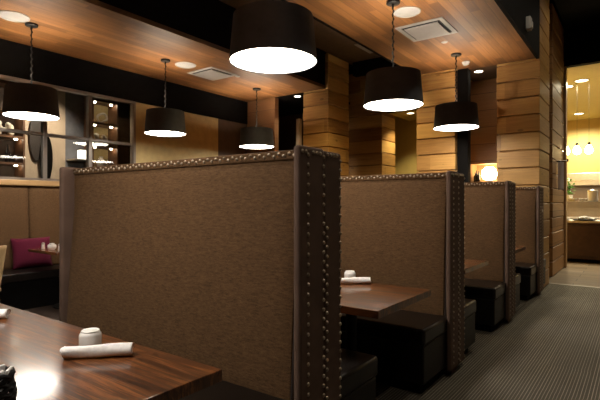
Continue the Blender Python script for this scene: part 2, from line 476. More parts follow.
# recess between the third and fourth pillar
FY = 8.62
fw = MB()
NX0, NX1, NZ0, NZ1 = -2.48, -2.02, 1.73, 2.05
fw.box(-2.60, NX0, FY, FY + 0.1, 0, CZ); fw.box(NX1, -1.80, FY, FY + 0.1, 0, CZ)
fw.box(NX0, NX1, FY, FY + 0.1, 0, NZ0); fw.box(NX0, NX1, FY, FY + 0.1, NZ1, CZ)
M_NICHEWOOD = plank_mat('niche_wall_wood', 'xy', 0.30, 2.7, [(0.05, (0.22, 0.105, 0.035)), (0.5, (0.34, 0.175, 0.06)), (0.95, (0.44, 0.25, 0.09))], rough=0.5, width_axis='z', gap=0.018, bumpy=0.25)
struct('wall_niche', fw, M_NICHEWOOD)
pillar(-1.90, -1.29, 9.55, 11.1, 5.0, M_NICHEWOOD, seed=5)
nb = MB()
nb.box(NX0 - 0.03, NX1 + 0.03, FY + 0.42, FY + 0.45, NZ0 - 0.03, NZ1 + 0.03)
nb.box(NX0 - 0.03, NX0, FY + 0.1, FY + 0.42, NZ0 - 0.03, NZ1 + 0.03); nb.box(NX1, NX1 + 0.03, FY + 0.1, FY + 0.42, NZ0 - 0.03, NZ1 + 0.03)
nb.box(NX0, NX1, FY + 0.1, FY + 0.42, NZ0 - 0.03, NZ0); nb.box(NX0, NX1, FY + 0.1, FY + 0.42, NZ1, NZ1 + 0.03)
struct('wall_niche_lining', nb, M_RAIL)
struct('ceiling_recess', MB().box(-2.44, -1.84, 7.80, FY, CZ, CZ + 0.05), M_BROWNWALL)
struct('post', MB().box(-2.43, -2.26, 7.70, 7.86, 0, CZ, 0.004), M_BLACKPAINT)

# yellow servery room at the end of the aisle
struct('wall_servery_header', MB().box(-1.29, 2.6, 11.1, 11.25, 4.2, 5.0), M_BLACKPAINT)
struct('ceiling_servery', MB().box(-4.0, 2.6, 11.25, 18.5, 4.2, 4.28), M_YELLOWCEIL)
struct('wall_servery_back', MB().box(-4.0, 2.6, 18.5, 18.6, 0, 4.2), M_YELLOW)
struct('wall_servery_left', MB().box(-4.1, -4.0, 11.1, 18.6, 0, 4.28), M_YELLOW)
struct('wall_servery_front', MB().box(-4.1, -1.90, 11.0, 11.1, 0, 5.0), M_YELLOW)
struct('trim_3', MB().box(-1.30, -1.25, 11.1, 11.3, 0, 4.2, 0.004), M_RAIL)

# ------------------------------------------------------------------ booths
BX0, BX1 = -3.24, AX
PITCH, D1Y = 1.937, 1.785
HT, TOPH = 0.174, 1.59
def nail_shape(mb, p, axis, r=0.0095):
    """a domed nail head at p facing +x or -y"""
    prof = [(r, 0.0), (r * 0.92, r * 0.28), (r * 0.6, r * 0.58), (0, r * 0.72)]
    if axis == 'x': M = Matrix.Translation(p) @ Matrix.Rotation(PI / 2, 4, 'Y')
    elif axis == '-y': M = Matrix.Translation(p) @ Matrix.Rotation(PI / 2, 4, 'X')
    elif axis == 'y': M = Matrix.Translation(p) @ Matrix.Rotation(-PI / 2, 4, 'X')
    mb.lathe(prof, 8, M)
nail_me = {}
def nail_obj(p, axis, parent):
    if axis not in nail_me:
        b = MB(); nail_shape(b, Vector((0, 0, 0)), axis)
        o = b.build('nail_head', M_NAIL, parent); nail_me[axis] = o.data
    else:
        o = bpy.data.objects.new('nail_head', nail_me[axis]); COL.objects.link(o); o.parent = parent
    o.location = p
    return o

def wing_mesh(x0, x1, arch=True):
    """upholstered end panel: soft rounded slab with a dip in the top between the two backs"""
    mb = MB()
    for s in (-1, 1):
        y0, y1 = (-HT, 0.022) if s < 0 else (0.024, HT)
        top = TOPH + (0.004 if s < 0 else -0.004)
        mb.box(x0, x1, y0, y1, 0.05, top, 0.016, 3)
    return mb

def panel(s):
    """one padded back, leaning; s=-1 faces the camera side (-y)"""
    xa, xb = BX0 + 0.045, BX1 - 0.04
    z0, z1 = 0.43, TOPH - 0.042
    def f(u, v):
        z = z0 + (z1 - z0) * v
        lean = 0.168 + (0.088 - 0.168) * v
        e = (1 - abs(2 * u - 1) ** 26) * (1 - abs(2 * v - 1) ** 22)
        puff = 0.030 * e ** 0.5 + 0.012 * math.sin(PI * v) * e
        y = (lean - 0.030 + puff) if e > 0 else lean - 0.045
        return Vector((xa + (xb - xa) * u, s * min(y, HT + 0.02), z))
    mb = MB(); mb.grid(f, 72, 48)
    if s > 0:
        bmesh.ops.reverse_faces(mb.bm, faces=mb.bm.faces)
    # close the pad with a back face so that it has thickness
    mb.box(xa, xb, min(s * 0.06, s * 0.085), max(s * 0.06, s * 0.085), z0, z1)
    return mb

def seat_mesh(s):
    y0, y1 = sorted((s * 0.135, s * 0.635))
    return MB().box(BX0 + 0.0, BX1 - 0.03, y0, y1, 0.35, 0.47, 0.022, 3)
def base_mesh(s):
    y0, y1 = sorted((s * 0.09, s * 0.625))
    m = MB().box(BX0 + 0.01, BX1 - 0.04, y0, y1, 0.08, 0.352, 0.012, 2)
    return m
def kick_mesh(s):
    y0, y1 = sorted((s * 0.09, s * 0.57))
    return MB().box(BX0 + 0.04, BX1 - 0.09, y0, y1, 0.0, 0.08)
booth_labels = [
    'tall brown nailhead booth nearest the camera, behind the foreground table with the mug',
    'brown nailhead booth standing just behind the nearest booth, its bench at the second table',
    'brown nailhead booth third along the carpet aisle, in front of the glowing wall niche',
    'farthest brown booth along the aisle, standing against the plank pillar',
]
shared = {}
for k in range(4):
    root = empty('booth', (-0.012 if k == 0 else 0, D1Y + PITCH * k, 0))
    tag(root, booth_labels[k], 'booth', 'double booths along the carpet aisle')
    def part(name, key, fn, mat, lab=None):
        if key in shared:
            o = bpy.data.objects.new(name, shared[key]); COL.objects.link(o); o.parent = root
        else:
            o = fn().build(name, mat, root); shared[key] = o.data
        if lab: o['label'] = lab
        return o
    part('core', 'core', lambda: MB().box(BX0 + 0.03, BX1 - 0.03, -0.07, 0.07, 0.0, TOPH - 0.045), M_WING)
    part('top_rail', 'rail', lambda: MB().box(BX0 + 0.04, BX1 - 0.035, -0.093, 0.093, TOPH - 0.05, TOPH - 0.004, 0.008, 2), M_FABRIC)
    for s in (-1, 1):
        part('back_panel', 'panel%d' % s, lambda: panel(s), M_FABRIC)
        part('seat', 'seat%d' % s, lambda: seat_mesh(s), M_SEAT, 'black leather seat')
        part('seat_base', 'base%d' % s, lambda: base_mesh(s), M_BENCHBASE, 'black box base of the seat')
        part('kick_plate', 'kick%d' % s, lambda: kick_mesh(s), M_BLACKPAINT)
    part('end_panel', 'wr', lambda: wing_mesh(BX1 - 0.04, BX1), M_WING, 'dark leather end panel studded with nail heads')
    part('end_panel', 'wl', lambda: wing_mesh(BX0, BX0 + 0.045), M_WING, 'dark leather end panel')
    # piping where the pads meet the end panel
    part('piping', 'pipe', lambda: MB().tube([(BX1 - 0.046, -0.172, 0.47), (BX1 - 0.046, -0.132, 1.0), (BX1 - 0.046, -0.10, TOPH - 0.05)], 0.006, 6), M_WELT)
    # nail heads
    near, rest = [], []
    z = TOPH - 0.035
    i = 0
    while z > 0.07:
        near.append((Vector((BX1, -0.112, z)), 'x'))
        (near if z > 0.58 else rest).append((Vector((BX1, 0.012 + 0.0, z)), 'x'))
        if z < 1.25: rest.append((Vector((BX1, 0.040, z - 0.022)), 'x'))
        (near if z > 1.0 else rest).append((Vector((BX1, 0.158, z - 0.01)), 'x'))
        z -= 0.044
    for y in (-0.155, -0.128, -0.072, -0.044, -0.016, 0.045, 0.072, 0.10, 0.128):
        near.append((Vector((BX1, y, TOPH - 0.022)), 'x'))
    x = BX1 - 0.06; j = 0
    while x > BX0 + 0.06:
        p = (Vector((x, -0.093, TOPH - 0.020 - 0.010 * (j % 2))), '-y')
        rest.append(p)
        rest.append((Vector((x, 0.093, TOPH - 0.025)), 'y'))
        x -= 0.030; j += 1
    # rest of the trim nails sorted: nearest of the top row join the single ones up to 100
    tops = [p for p in rest if p[1] == '-y']
    while k < 2 and len(near) < 100 and tops:
        p = tops.pop(0); near.append(p); rest.remove(p)
    if k >= 2:
        rest = near + rest; near = []
    for p, a in near: nail_obj(p, a, root)
    mb = MB()
    for p, a in rest: nail_shape(mb, p, a)
    tag(mb.build('nailhead_trim', M_NAIL, root), kind='stuff')

# ------------------------------------------------------------------ booth tables
TZ = 0.75
def make_table():
    root = empty('booth_table')
    MB().box(-1.02, 1.02, -0.40, 0.40, TZ - 0.045, TZ, 0.004, 2).build('tabletop', M_TABLE, root)
    for x in (-0.62, 0.62):
        m = MB()
        m.lathe([(0.045, 0.03), (0.038, 0.06), (0.038, TZ - 0.08), (0.06, TZ - 0.045)], 16, Matrix.Translation((x, 0, 0)), True, True)
        m.build('pedestal', M_BLACKMETAL, root)
        b = MB()
        b.box(x - 0.28, x + 0.28, -0.035, 0.035, 0.0, 0.03, 0.008); b.box(x - 0.035, x + 0.035, -0.24, 0.24, 0.0, 0.029, 0.008)
        b.build('foot', M_BLACKMETAL, root)
    return root
tl = ['glossy dark wooden booth table in the foreground, in front of the nearest booth',
      'glossy dark wooden booth table between the nearest and the second booth',
      'dark wooden booth table between the second and the third booth',
      'dark wooden booth table farthest along, between the third and the last booth']
t0 = make_table()
for k in range(4):
    o = t0 if k == 0 else copy_tree(t0)
    o.location = (-2.21 + (-0.012, 0.03, -0.08, -0.08)[k], 0.775 + PITCH * k, 0)
    tag(o, tl[k], 'table', 'booth tables')

# things on the tables
def make_mug():
    """a white mug standing upside down, its handle to the back"""
    root = empty('mug')
    m = MB()
    m.lathe([(0.041, 0.0), (0.0425, 0.003), (0.0425, 0.060), (0.041, 0.067), (0.037, 0.072), (0.0355, 0.0735), (0.035, 0.079), (0.032, 0.081), (0.029, 0.0785), (0.0, 0.078)], 40, None, True)
    m.build('body', M_CERAMIC, root)
    h = MB(); h.tube([(0.044, 0, 0.012), (0.062, 0, 0.014), (0.071, 0, 0.03), (0.066, 0, 0.048), (0.044, 0, 0.053)], 0.0055, 10)
    h.build('handle', M_CERAMIC, root)
    return root
def make_napkin(length, r, seed):
    """a cloth napkin rolled round cutlery: spiral section, soft ends"""
    rnd = random.Random(seed)
    mb = MB()
    n, mth = 28, 18
    def f(u, v):
        a = 2 * PI * v
        w = 1 + 0.05 * math.sin(3 * a + 5 * u) + 0.04 * math.sin(9 * u + a) + (0.10 if v < 0.08 else 0)
        rr = r * w * (0.93 + 0.14 * u)
        z = math.sin(a) * rr * 0.92
        return Vector(((u - 0.5) * length + 0.006 * math.sin(2 * a), math.cos(a) * rr, max(z + r * 0.9, 0.0)))
    mb.grid(f, n, mth * 2)
    for ux in (0, 1):  # rolled end: inner spiral, recessed
        x = (ux - 0.5) * length
        sgn = 1 if ux else -1
        pts = [Vector((x - sgn * 0.004, math.cos(t) * r * (0.95 - 0.055 * t), r * 0.9 + math.sin(t) * r * (0.88 - 0.05 * t))) for t in [i * 0.42 for i in range(34)]]
        mb.tube(pts, 0.0032, 6)
        b = bmesh.new()
        vs = [b.verts.new((x - sgn * 0.008, math.cos(t) * r * 0.93, r * 0.9 + math.sin(t) * r * 0.84)) for t in [2 * PI * i / 24 for i in range(24)]]
        b.faces.new(vs); mb._merge(b)
    return mb.build('rolled_napkin', M_NAPKIN, None, angle=60)

mug = make_mug(); mug.location = (-1.79, 1.014, TZ); mug.rotation_euler.z = math.radians(120)
tag(mug, 'white mug upside down on the foreground table, behind the rolled napkin', 'mug', 'upside-down white mugs')
mg2 = copy_tree(mug); mg2.location = (-1.772, 3.06, TZ)
tag(mg2, 'white mug upside down on the second table, partly hidden by the nearest booth', 'mug', 'upside-down white mugs')
nap = make_napkin(0.252, 0.0255, 3); nap.location = (-1.683, 0.985, TZ); nap.rotation_euler.z = math.radians(46)
tag(nap, 'rolled white cloth napkin lying in front of the mug on the foreground table', 'napkin', 'rolled napkins')
nap2 = nap.copy(); COL.objects.link(nap2); nap2.location = (-1.70, 2.985, TZ); nap2.rotation_euler.z = math.radians(40)
tag(nap2, 'rolled white napkin in front of the mug on the second table', 'napkin', 'rolled napkins')
nap3 = nap.copy(); COL.objects.link(nap3); nap3.location = (-2.715, 0.955, TZ); nap3.rotation_euler.z = math.radians(42)
tag(nap3, 'rolled white napkin at the far left of the foreground table, cut by the photo edge', 'napkin', 'rolled napkins')

# black woven caddy at the left corner
cad = empty('condiment_caddy', (-1.535, 0.56, TZ))
tag(cad, 'black woven condiment caddy with white packets at the near left table corner', 'caddy')
mb = MB()
for i in range(7):
    z = 0.008 + i * 0.0135
    R0 = 0.060 + 0.004 * math.sin(i)
    mb.tube([(math.cos(t) * R0, math.sin(t) * R0, z + 0.004 * math.sin(9 * t + i * PI)) for t in [2 * PI * q / 48 for q in range(49)]], 0.0075, 6)
mb.lathe([(0.0, 0.003), (0.058, 0.003), (0.058, 0.006), (0.0, 0.006)], 24)
mb.build('basket', M_BLACKWICKER, cad)
for i, (a, x, y) in enumerate([(0.6, 0.044, 0.0), (0.9, 0.030, 0.034), (-0.3, -0.012, -0.01), (0.1, -0.02, 0.025)]):
    M = Matrix.Translation((x, y, 0.055)) @ Matrix.Rotation(a, 4, 'Z') @ Matrix.Rotation(0.15, 4, 'Y')
    MB().box(-0.004, 0.004, -0.022, 0.022, -0.045, 0.050, 0.0015, 1, M).build('packet', M_PAPER, cad)

# ------------------------------------------------------------------ pendant lamps
LZ = 2.405   # underside of the shades
def make_lamp():
    root = empty('pendant_lamp')
    R0, R1, H = 0.335, 0.305, 0.345
    m = MB()
    m.lathe([(R0, 0.0), (R1, H), (R1 - 0.006, H), (R0 - 0.006, 0.0), (R0, 0.0)], 64)
    m.build('shade', M_SHADE, root)
    li = MB(); li.lathe([(R0 - 0.008, 0.012), (R1 - 0.008, H - 0.004), (R1 - 0.010, H - 0.004), (R0 - 0.010, 0.012)], 64)
    li.build('shade_lining', M_SHADEIN, root)
    d = MB(); d.lathe([(0.0, 0.004), (R0 - 0.03, 0.004), (R0 - 0.009, 0.008), (R0 - 0.009, 0.013), (0.0, 0.012)], 64)
    d.build('diffuser', M_DIFF, root)
    f = MB(); f.lathe([(0.0, -0.006), (0.010, -0.004), (0.012, 0.004)], 16, Matrix.Translation((0, 0, 0)))
    f.build('finial', M_WHITE, root)
    sp = MB()
    for a in range(3):
        c, s = math.cos(a * 2 * PI / 3), math.sin(a * 2 * PI / 3)
        sp.tube([(0, 0, H - 0.03), (c * (R1 - 0.004), s * (R1 - 0.004), H - 0.03)], 0.005, 6)
    sp.lathe([(0.0, H - 0.10), (0.025, H - 0.10), (0.025, H), (0.018, H + 0.03), (0.0, H + 0.03)], 16)
    sp.build('spider_fitter', M_BLACKMETAL, root)
    top = CZ - LZ
    c = MB()
    c.tube([(0, 0, H + 0.02), (0, 0, top - 0.03)], 0.0055, 6)
    pts = []
    nt_ = 60
    for i in range(nt_ + 1):
        t = i / nt_; a = t * 2 * PI * 9
        pts.append((0.011 * math.cos(a), 0.011 * math.sin(a), H + 0.02 + (top - 0.05 - H) * t))
    c.tube(pts, 0.0055, 6)
    c.build('cord', M_BLACKMETAL, root)
    k = MB(); k.lathe([(0.0, top), (0.078, top), (0.078, top - 0.022), (0.07, top - 0.028), (0.012, top - 0.030), (0.010, top - 0.06), (0.0, top - 0.06)], 32)
    k.build('canopy', M_BLACKMETAL, root)
    return root
lamps = [((-2.265, 2.75), 'large black drum pendant lamp hanging nearest the camera, above the second table'),
         ((-2.175, 4.69), 'black drum pendant lamp over the third table, right of the largest lamp'),
         ((-2.19, 6.885), 'black drum pendant lamp hanging in front of the plank pillars, beside the smoke detector'),
         ((-6.03, 2.66), 'black drum pendant lamp at the far left, in front of the window'),
         ((-5.87, 4.53), 'black drum pendant lamp hanging in front of the tan wall panel'),
         ((-5.93, 6.70), 'small-looking black drum pendant lamp farthest back, before the dark doorway'),
         ((-2.22, 0.80), 'black drum pendant lamp hanging directly above the foreground table'),
         ((-2.22, -1.14), 'black drum pendant lamp over the booth behind the camera, outside the photo'),
         ((-5.95, 0.65), 'black drum pendant lamp in the corner left of the window bays')]
l0 = make_lamp()
for i, ((x, y), lab) in enumerate(lamps):
    o = l0 if i == 0 else copy_tree(l0)
    o.location = (x, y, LZ)
    if i in (3, 4): o.scale = (0.92, 0.92, 1)
    if i == 1: o.scale = (0.96, 0.96, 1)
    if i == 2: o.scale = (0.96, 0.96, 0.96)
    if i == 0: o.scale = (1, 1, 0.985)
    o.location.z = CZ - (CZ - LZ) * o.scale.z
    tag(o, lab, 'lamp', 'black drum pendant lamps')
    ld = bpy.data.lights.new('ceiling_fill', 'POINT'); ld.energy = 6.5; ld.shadow_soft_size = 0.05; ld.color = (1.0, 0.82, 0.60)  # point light added inside each shade to light the ceiling from below
    lo = bpy.data.objects.new('ceiling_fill', ld); COL.objects.link(lo); lo.parent = o; lo.location = (0, 0, 0.06)

# ------------------------------------------------------------------ ceiling fixtures
def speaker(x, y, r, lab):
    root = empty('ceiling_speaker', (x, y, CZ))
    tag(root, lab, 'speaker', 'round ceiling speakers')
    MB().lathe([(r, 0.0), (r, -0.008), (r - 0.012, -0.014), (r - 0.016, -0.010), (r - 0.016, 0.0)], 40).build('rim', M_WHITE, root)
    MB().lathe([(r - 0.015, -0.006), (0.06, -0.012), (0.0, -0.013)], 40).build('grille', flat('speaker_grille', (0.30, 0.29, 0.27), 0.7), root)
speaker(-2.16, 5.03, 0.155, 'round white ceiling speaker beside the white air vent on the right')
speaker(-5.94, 2.42, 0.17, 'round white ceiling speaker at the far left, near the leftmost lamp')
speaker(-5.82, 4.88, 0.165, 'round white ceiling speaker left of the largest lamp, beside a lamp canopy')
def vent(x, y, s, lab):
    root = empty('air_vent', (x, y, CZ))
    tag(root, lab, 'vent', 'square ceiling air vents')
    f = MB(); w = 0.055
    f.box(-s, s, -s, -s + w, -0.012, 0, 0.003); f.box(-s, s, s - w, s, -0.012, 0, 0.003)
    f.box(-s, -s + w, -s + w, s - w, -0.012, 0, 0.003); f.box(s - w, s, -s + w, s - w, -0.012, 0, 0.003)
    f.build('frame', M_WHITE, root, smooth=False)
    MB().box(-s + w, s - w, -s + w, s - w, -0.004, -0.001).build('duct_slot', M_DARKIN, root, smooth=False)
    q = s - w - 0.03
    MB().box(-q, q, -q, q, -0.026, -0.012, 0.004).build('plaque', M_WHITE, root, smooth=False)
vent(-2.18, 5.70, 0.30, 'square white ceiling air vent above the right-hand booths')
vent(-5.85, 5.48, 0.30, 'square white ceiling air vent left of the largest lamp')
def detector(x, y):
    root = empty('smoke_detector', (x, y, CZ)); tag(root, 'round white smoke detector on the wooden ceiling beside the farthest right pendant', 'detector')
    MB().lathe([(0.06, 0.0), (0.06, -0.012), (0.05, -0.018), (0.0, -0.018)], 24).build('base', M_WHITE, root)
    MB().lathe([(0.05, -0.018), (0.047, -0.04), (0.03, -0.05), (0.0, -0.05)], 24).build('head', M_WHITE, root)
detector(-2.19, 7.36)
for (x, y, lab) in [(-2.15, 6.27, 'small round white sprinkler cover between the right vent and the smoke detector'), (-5.62, 5.85, 'small round white sprinkler cover right of the left air vent')]:
    tag(MB().lathe([(0.042, 0.0), (0.042, -0.006), (0.036, -0.010), (0.0, -0.011)], 24).build('sprinkler_cover', M_WHITE, None, loc=(x, y, CZ)), lab, 'sprinkler', 'sprinkler covers')
def downlight(x, y, z, r, lab, mat=M_CAN, energy=18, col=(1, 0.85, 0.62), spot=110, group='recessed downlights'):
    root = empty('downlight', (x, y, z)); tag(root, lab, 'light', group)
    MB().lathe([(r * 1.3, 0.0), (r * 1.3, -0.006), (r, -0.008), (r, 0.0)], 24).build('trim_ring', M_WHITE, root)
    MB().lathe([(r, -0.003), (0.0, -0.004)], 24).build('lens', mat, root)
    ld = bpy.data.lights.new('downlight_beam', 'SPOT'); ld.energy = energy; ld.spot_size = math.radians(spot); ld.spot_blend = 0.6; ld.shadow_soft_size = 0.06; ld.color = col
    lo = bpy.data.objects.new('downlight_beam', ld); COL.objects.link(lo); lo.parent = root; lo.location = (0, 0, -0.02)
downlight(-5.67, 7.66, CZ, 0.065, 'small recessed downlight in the dark doorway ceiling left of the pillars', energy=60)
downlight(-2.17, 8.0, CZ, 0.065, 'small recessed downlight in the dark recess above the glowing niche', energy=4)
downlight(-4.02, 9.55, 3.30, 0.075, 'small recessed downlight in the yellow corridor between the pillars', M_CANY, energy=130, col=(1, 0.85, 0.5))
# linear slot in the recess ceiling
sl = empty('slot_diffuser', (-4.18, 7.75, 4.25)); tag(sl, 'narrow pale linear slot vent in the recessed brown ceiling', 'vent')
MB().box(-0.045, 0.045, -0.30, 0.30, -0.012, 0, 0.003).build('frame', M_WHITE, sl, smooth=False)
MB().box(-0.012, 0.012, -0.28, 0.28, -0.016, -0.0125).build('slot', M_WHITE, sl, smooth=False)
# small white box on the fascia by the aisle
bx = empty('emergency_light', (-1.228, 6.80, 3.72)); tag(bx, 'small white box fixture fixed to the black fascia above the aisle', 'fixture')
MB().box(0, 0.06, -0.06, 0.06, -0.07, 0.10, 0.01).build('housing', M_WHITE, bx)
MB().box(0.055, 0.075, -0.045, 0.045, -0.05, 0.04, 0.006).build('cover', M_WHITE, bx)

# ------------------------------------------------------------------ left dining area
bq = empty('banquette', (WL, 0, 0)); tag(bq, 'long brown upholstered wall banquette with wooden top rail under the window', 'banquette')
for (a, b_) in [(0.5, 1.72), (1.73, 2.95), (2.96, 4.18), (4.19, 5.41), (5.42, 6.6)]:
    def f(u, v, a=a, b_=b_):
        e = (1 - abs(2 * u - 1) ** 18) * (1 - abs(2 * v - 1) ** 18)
        return Vector((0.16 - 0.05 * v + 0.035 * max(e, 0) ** 0.5, b_ + (a - b_) * u, 0.44 + 1.14 * v))
    m = MB(); m.grid(f, 30, 30); m.box(0.0, 0.12, a, b_, 0.44, 1.58)
    m.build('back_cushion', M_FABRIC, bq)
MB().box(0.0, 0.17, 0.5, 6.6, 1.58, 1.66, 0.015, 2).build('top_rail', M_RAIL, bq)['label'] = 'pale wooden top rail'
MB().box(0.10, 0.66, 0.5, 6.6, 0.36, 0.47, 0.02, 3).build('seat', M_SEAT, bq)['label'] = 'black leather seat'
MB().box(0.02, 0.63, 0.52, 6.58, 0.0, 0.36).build('base', M_BLACKPAINT, bq, smooth=False)

def cushion(w, h, t):
    mb = MB()
    for sgn in (-1, 1):
        def f(u, v):
            x, z = 2 * u - 1, 2 * v - 1
            e = max((1 - x ** 4) * (1 - z ** 4), 0) ** 0.45
            pin = 1 - 0.05 * (1 - x * x) * z * z * 0 
            return Vector((sgn * t / 2 * e, w / 2 * x * (1 - 0.06 * (1 - z * z)), h / 2 * z * (1 - 0.06 * (1 - x * x)) + h / 2))
        b0 = MB(); b0.grid(f, 24, 24)
        if sgn < 0: bmesh.ops.reverse_faces(b0.bm, faces=b0.bm.faces)
        me = bpy.data.meshes.new('t'); b0.bm.to_mesh(me); b0.bm.free(); mb.bm.from_mesh(me); bpy.data.meshes.remove(me)
    bmesh.ops.remove_doubles(mb.bm, verts=mb.bm.verts, dist=1e-5)
    return mb
cu = cushion(0.50, 0.42, 0.15).build('throw_cushion', M_MAGENTA, None, angle=180)
cu.location = (WL + 0.315, 2.93, 0.472); cu.rotation_euler = (0, math.radians(-14), math.radians(-4))
tag(cu, 'square magenta throw cushion leaning on the banquette beside the small table', 'cushion')

ct = empty('cafe_table', (-6.04, 3.16, 0)); tag(ct, 'small wooden cafe table in front of the banquette, holding white condiments', 'table')
MB().box(-0.36, 0.36, -0.38, 0.38, 0.715, 0.75, 0.004).build('tabletop', M_TABLE, ct)
MB().lathe([(0.22, 0.0), (0.22, 0.015), (0.05, 0.04), (0.038, 0.08), (0.038, 0.68), (0.12, 0.715)], 24, None, True, True).build('pedestal', M_BLACKMETAL, ct)
def shaker(loc, lab):
    r = empty('shaker', loc); tag(r, lab, 'shaker', 'condiments on the cafe table')
    MB().lathe([(0.02, 0), (0.022, 0.004), (0.018, 0.06)], 16, None, True, True).build('jar', M_CERAMIC, r)
    MB().lathe([(0.019, 0.06), (0.019, 0.075), (0.012, 0.085), (0, 0.087)], 16, None, True).build('cap', M_STEEL, r)
# condiments stand where the table shows left of the nearest booth
shaker((-6.25, 2.90, 0.75), 'white salt shaker with metal cap, left of the sugar bowl on the cafe table')
sb = empty('sugar_bowl', (-6.04, 2.91, 0.75)); tag(sb, 'round white sugar bowl with packets on the small cafe table', 'bowl', 'condiments on the cafe table')
MB().lathe([(0.03, 0), (0.048, 0.02), (0.052, 0.05), (0.046, 0.068), (0.043, 0.066), (0.046, 0.05), (0.03, 0.01), (0, 0.008)], 24, None, True).build('bowl', M_CERAMIC, sb)
for i in range(4):
    MB().box(-0.003, 0.003, -0.025, 0.025, 0.012, 0.085, 0, 1, Matrix.Translation((-0.02 + 0.013 * i, 0, 0)) @ Matrix.Rotation(0.3, 4, 'Z')).build('packet', M_PAPER, sb)
shaker((-5.88, 2.93, 0.75), 'white pepper shaker with metal cap, right of the sugar bowl on the cafe table')

ch = empty('dining_chair', (-5.53, 1.83, 0), math.radians(6)); tag(ch, 'pale wooden dining chair at the left edge of the photo, facing the banquette', 'chair')
MB().box(-0.22, 0.22, -0.21, 0.21, 0.43, 0.47, 0.012).build('seat', M_CHAIRWOOD, ch)
for (x, y) in ((-0.19, -0.18), (-0.19, 0.18), (0.19, -0.18), (0.19, 0.18)):
    MB().tube([(x * 1.08, y * 1.08, 0.0), (x, y, 0.43)], [0.014, 0.019], 10).build('leg', M_CHAIRWOOD, ch)
def fb_(u, v):
    y = (u - 0.5) * 0.42 * (1 - 0.08 * (1 - v)); z = 0.46 + 0.45 * v
    return Vector((0.20 + 0.10 * v + 0.04 * (1 - (2 * u - 1) ** 2), y, z))
m = MB(); m.grid(fb_, 16, 10)
o = m.build('backrest', M_CHAIRWOOD, ch, angle=80)
sm = o.modifiers.new('t', 'SOLIDIFY'); sm.thickness = 0.022; sm.offset = 0

# ------------------------------------------------------------------ display room behind the window
struct('wall_display_panel', MB().box(RX, RX + 0.05, 3.52, 4.31, 0.3, CZ - 0.1), M_BEIGE)
struct('wall_display_grey_panel', MB().box(RX, RX + 0.04, 4.31, 4.66, 0.3, CZ - 0.1), M_GREYBLUE)
def oval(y, z, ry, rz_, x, lab, mat):
    m = MB()
    m.lathe([(0.0, -0.012), (0.96, -0.012), (1.0, 0.0), (0.96, 0.012), (0.0, 0.02)], 40, Matrix.Translation((x, y, z)) @ Matrix.Diagonal((1, ry, rz_, 1)) @ Matrix.Rotation(PI / 2, 4, 'Y'))
    tag(m.build('wall_sculpture', mat, None), lab, 'sculpture', 'dark oval wall sculptures')
oval(3.79, 2.49, 0.12, 0.42, RX + 0.09, 'tall dark grey oval sculpture on the beige panel behind the window, upper of two', M_OVAL)
oval(3.93, 2.13, 0.11, 0.42, RX + 0.14, 'tall darker oval sculpture overlapping the upper one on the beige panel', M_BLACKPAINT)
def shelf_unit(y0, y1, zs, lab, backmat):
    root = empty('display_shelf', (RX, 0, 0)); tag(root, lab, 'shelf', 'lit display shelves behind the window')
    MB().box(0.0, 0.02, y0, y1, 0.9, 3.4).build('back_panel', backmat, root, smooth=False)
    for y in (y0, y1 - 0.03):
        MB().box(0.02, 0.34, y, y + 0.03, 0.9, 3.4).build('side_panel', M_SHELFWOOD, root, smooth=False)
    for z in zs:
        s_ = MB().box(0.02, 0.34, y0 + 0.03, y1 - 0.03, z, z + 0.035).build('shelf_board', M_SHELFWOOD, root, smooth=False)
        for yy in (y0 + 0.10, y1 - 0.10):
            MB().lathe([(0.0, -0.022), (0.022, -0.020), (0.026, 0.0)], 14, Matrix.Translation((0.24, yy, z))).build('puck_light', M_PUCK, s_)
    return root
zsR = [1.62, 1.97, 2.40, 2.82, 3.25]
shelf_unit(4.66, 5.20, zsR, 'lit display shelf with pale ornaments in the right bay of the window', M_TANWALL)
zsL = [1.62, 1.97, 2.40, 2.82, 3.25]
shelf_unit(2.80, 3.50, zsL, 'lit display shelf behind the leftmost bays of the window', M_BROWNWALL)
def orn(kind, loc, lab):
    m = MB()
    if kind == 'vase':
        m.lathe([(0.03, 0), (0.07, 0.05), (0.08, 0.11), (0.04, 0.18), (0.03, 0.21), (0.04, 0.23)], 20, None, True)
        o = m.build('vase', M_PALEITEM, None)
    elif kind == 'loop':
        m.tube([(0, 0.10 * math.cos(t) , 0.12 + 0.10 * math.sin(t) * (0.8 + 0.2 * math.sin(2 * t))) for t in [2 * PI * i / 28 for i in range(29)]], 0.022, 8)
        o = m.build('looped_ornament', M_PALEITEM, None)
    elif kind == 'cluster':
        rnd = random.Random(5)
        for i in range(16):
            m.ball((rnd.uniform(-0.05, 0.05), rnd.uniform(-0.12, 0.12), 0.045 + rnd.uniform(0, 0.16)), rnd.uniform(0.03, 0.05), 10)
        o = m.build('coral_ornament', M_PALEITEM, None)
    elif kind == 'bottle':
        m.lathe([(0.035, 0), (0.038, 0.01), (0.038, 0.17), (0.013, 0.22), (0.013, 0.29), (0.0, 0.29)], 16, None, True)
        o = m.build('bottle', M_DARKGLASS, None)
    o.location = loc
    tag(o, lab, 'ornament' if kind != 'bottle' else 'bottle')
    return o
orn('loop', (RX + 0.18, 4.95, 2.857), 'pale looped ornament on the upper shelf in the right window bay')
orn('cluster', (RX + 0.16, 4.93, 2.437), 'pale knobbly ornament on the middle shelf in the right window bay')
orn('vase', (RX + 0.18, 4.93, 2.007), 'pale vase on the lower shelf in the right window bay')
orn('cluster', (RX + 0.18, 3.25, 2.437), 'pale knobbly ornament on the shelf behind the leftmost window bays')
for i, (y, z) in enumerate([(2.95, 2.007), (3.12, 2.007), (3.3, 2.007)]):
    orn('bottle', (RX + 0.18, y, z), ['leftmost', 'middle', 'rightmost'][i] + ' of three dark bottles on the left display shelf')
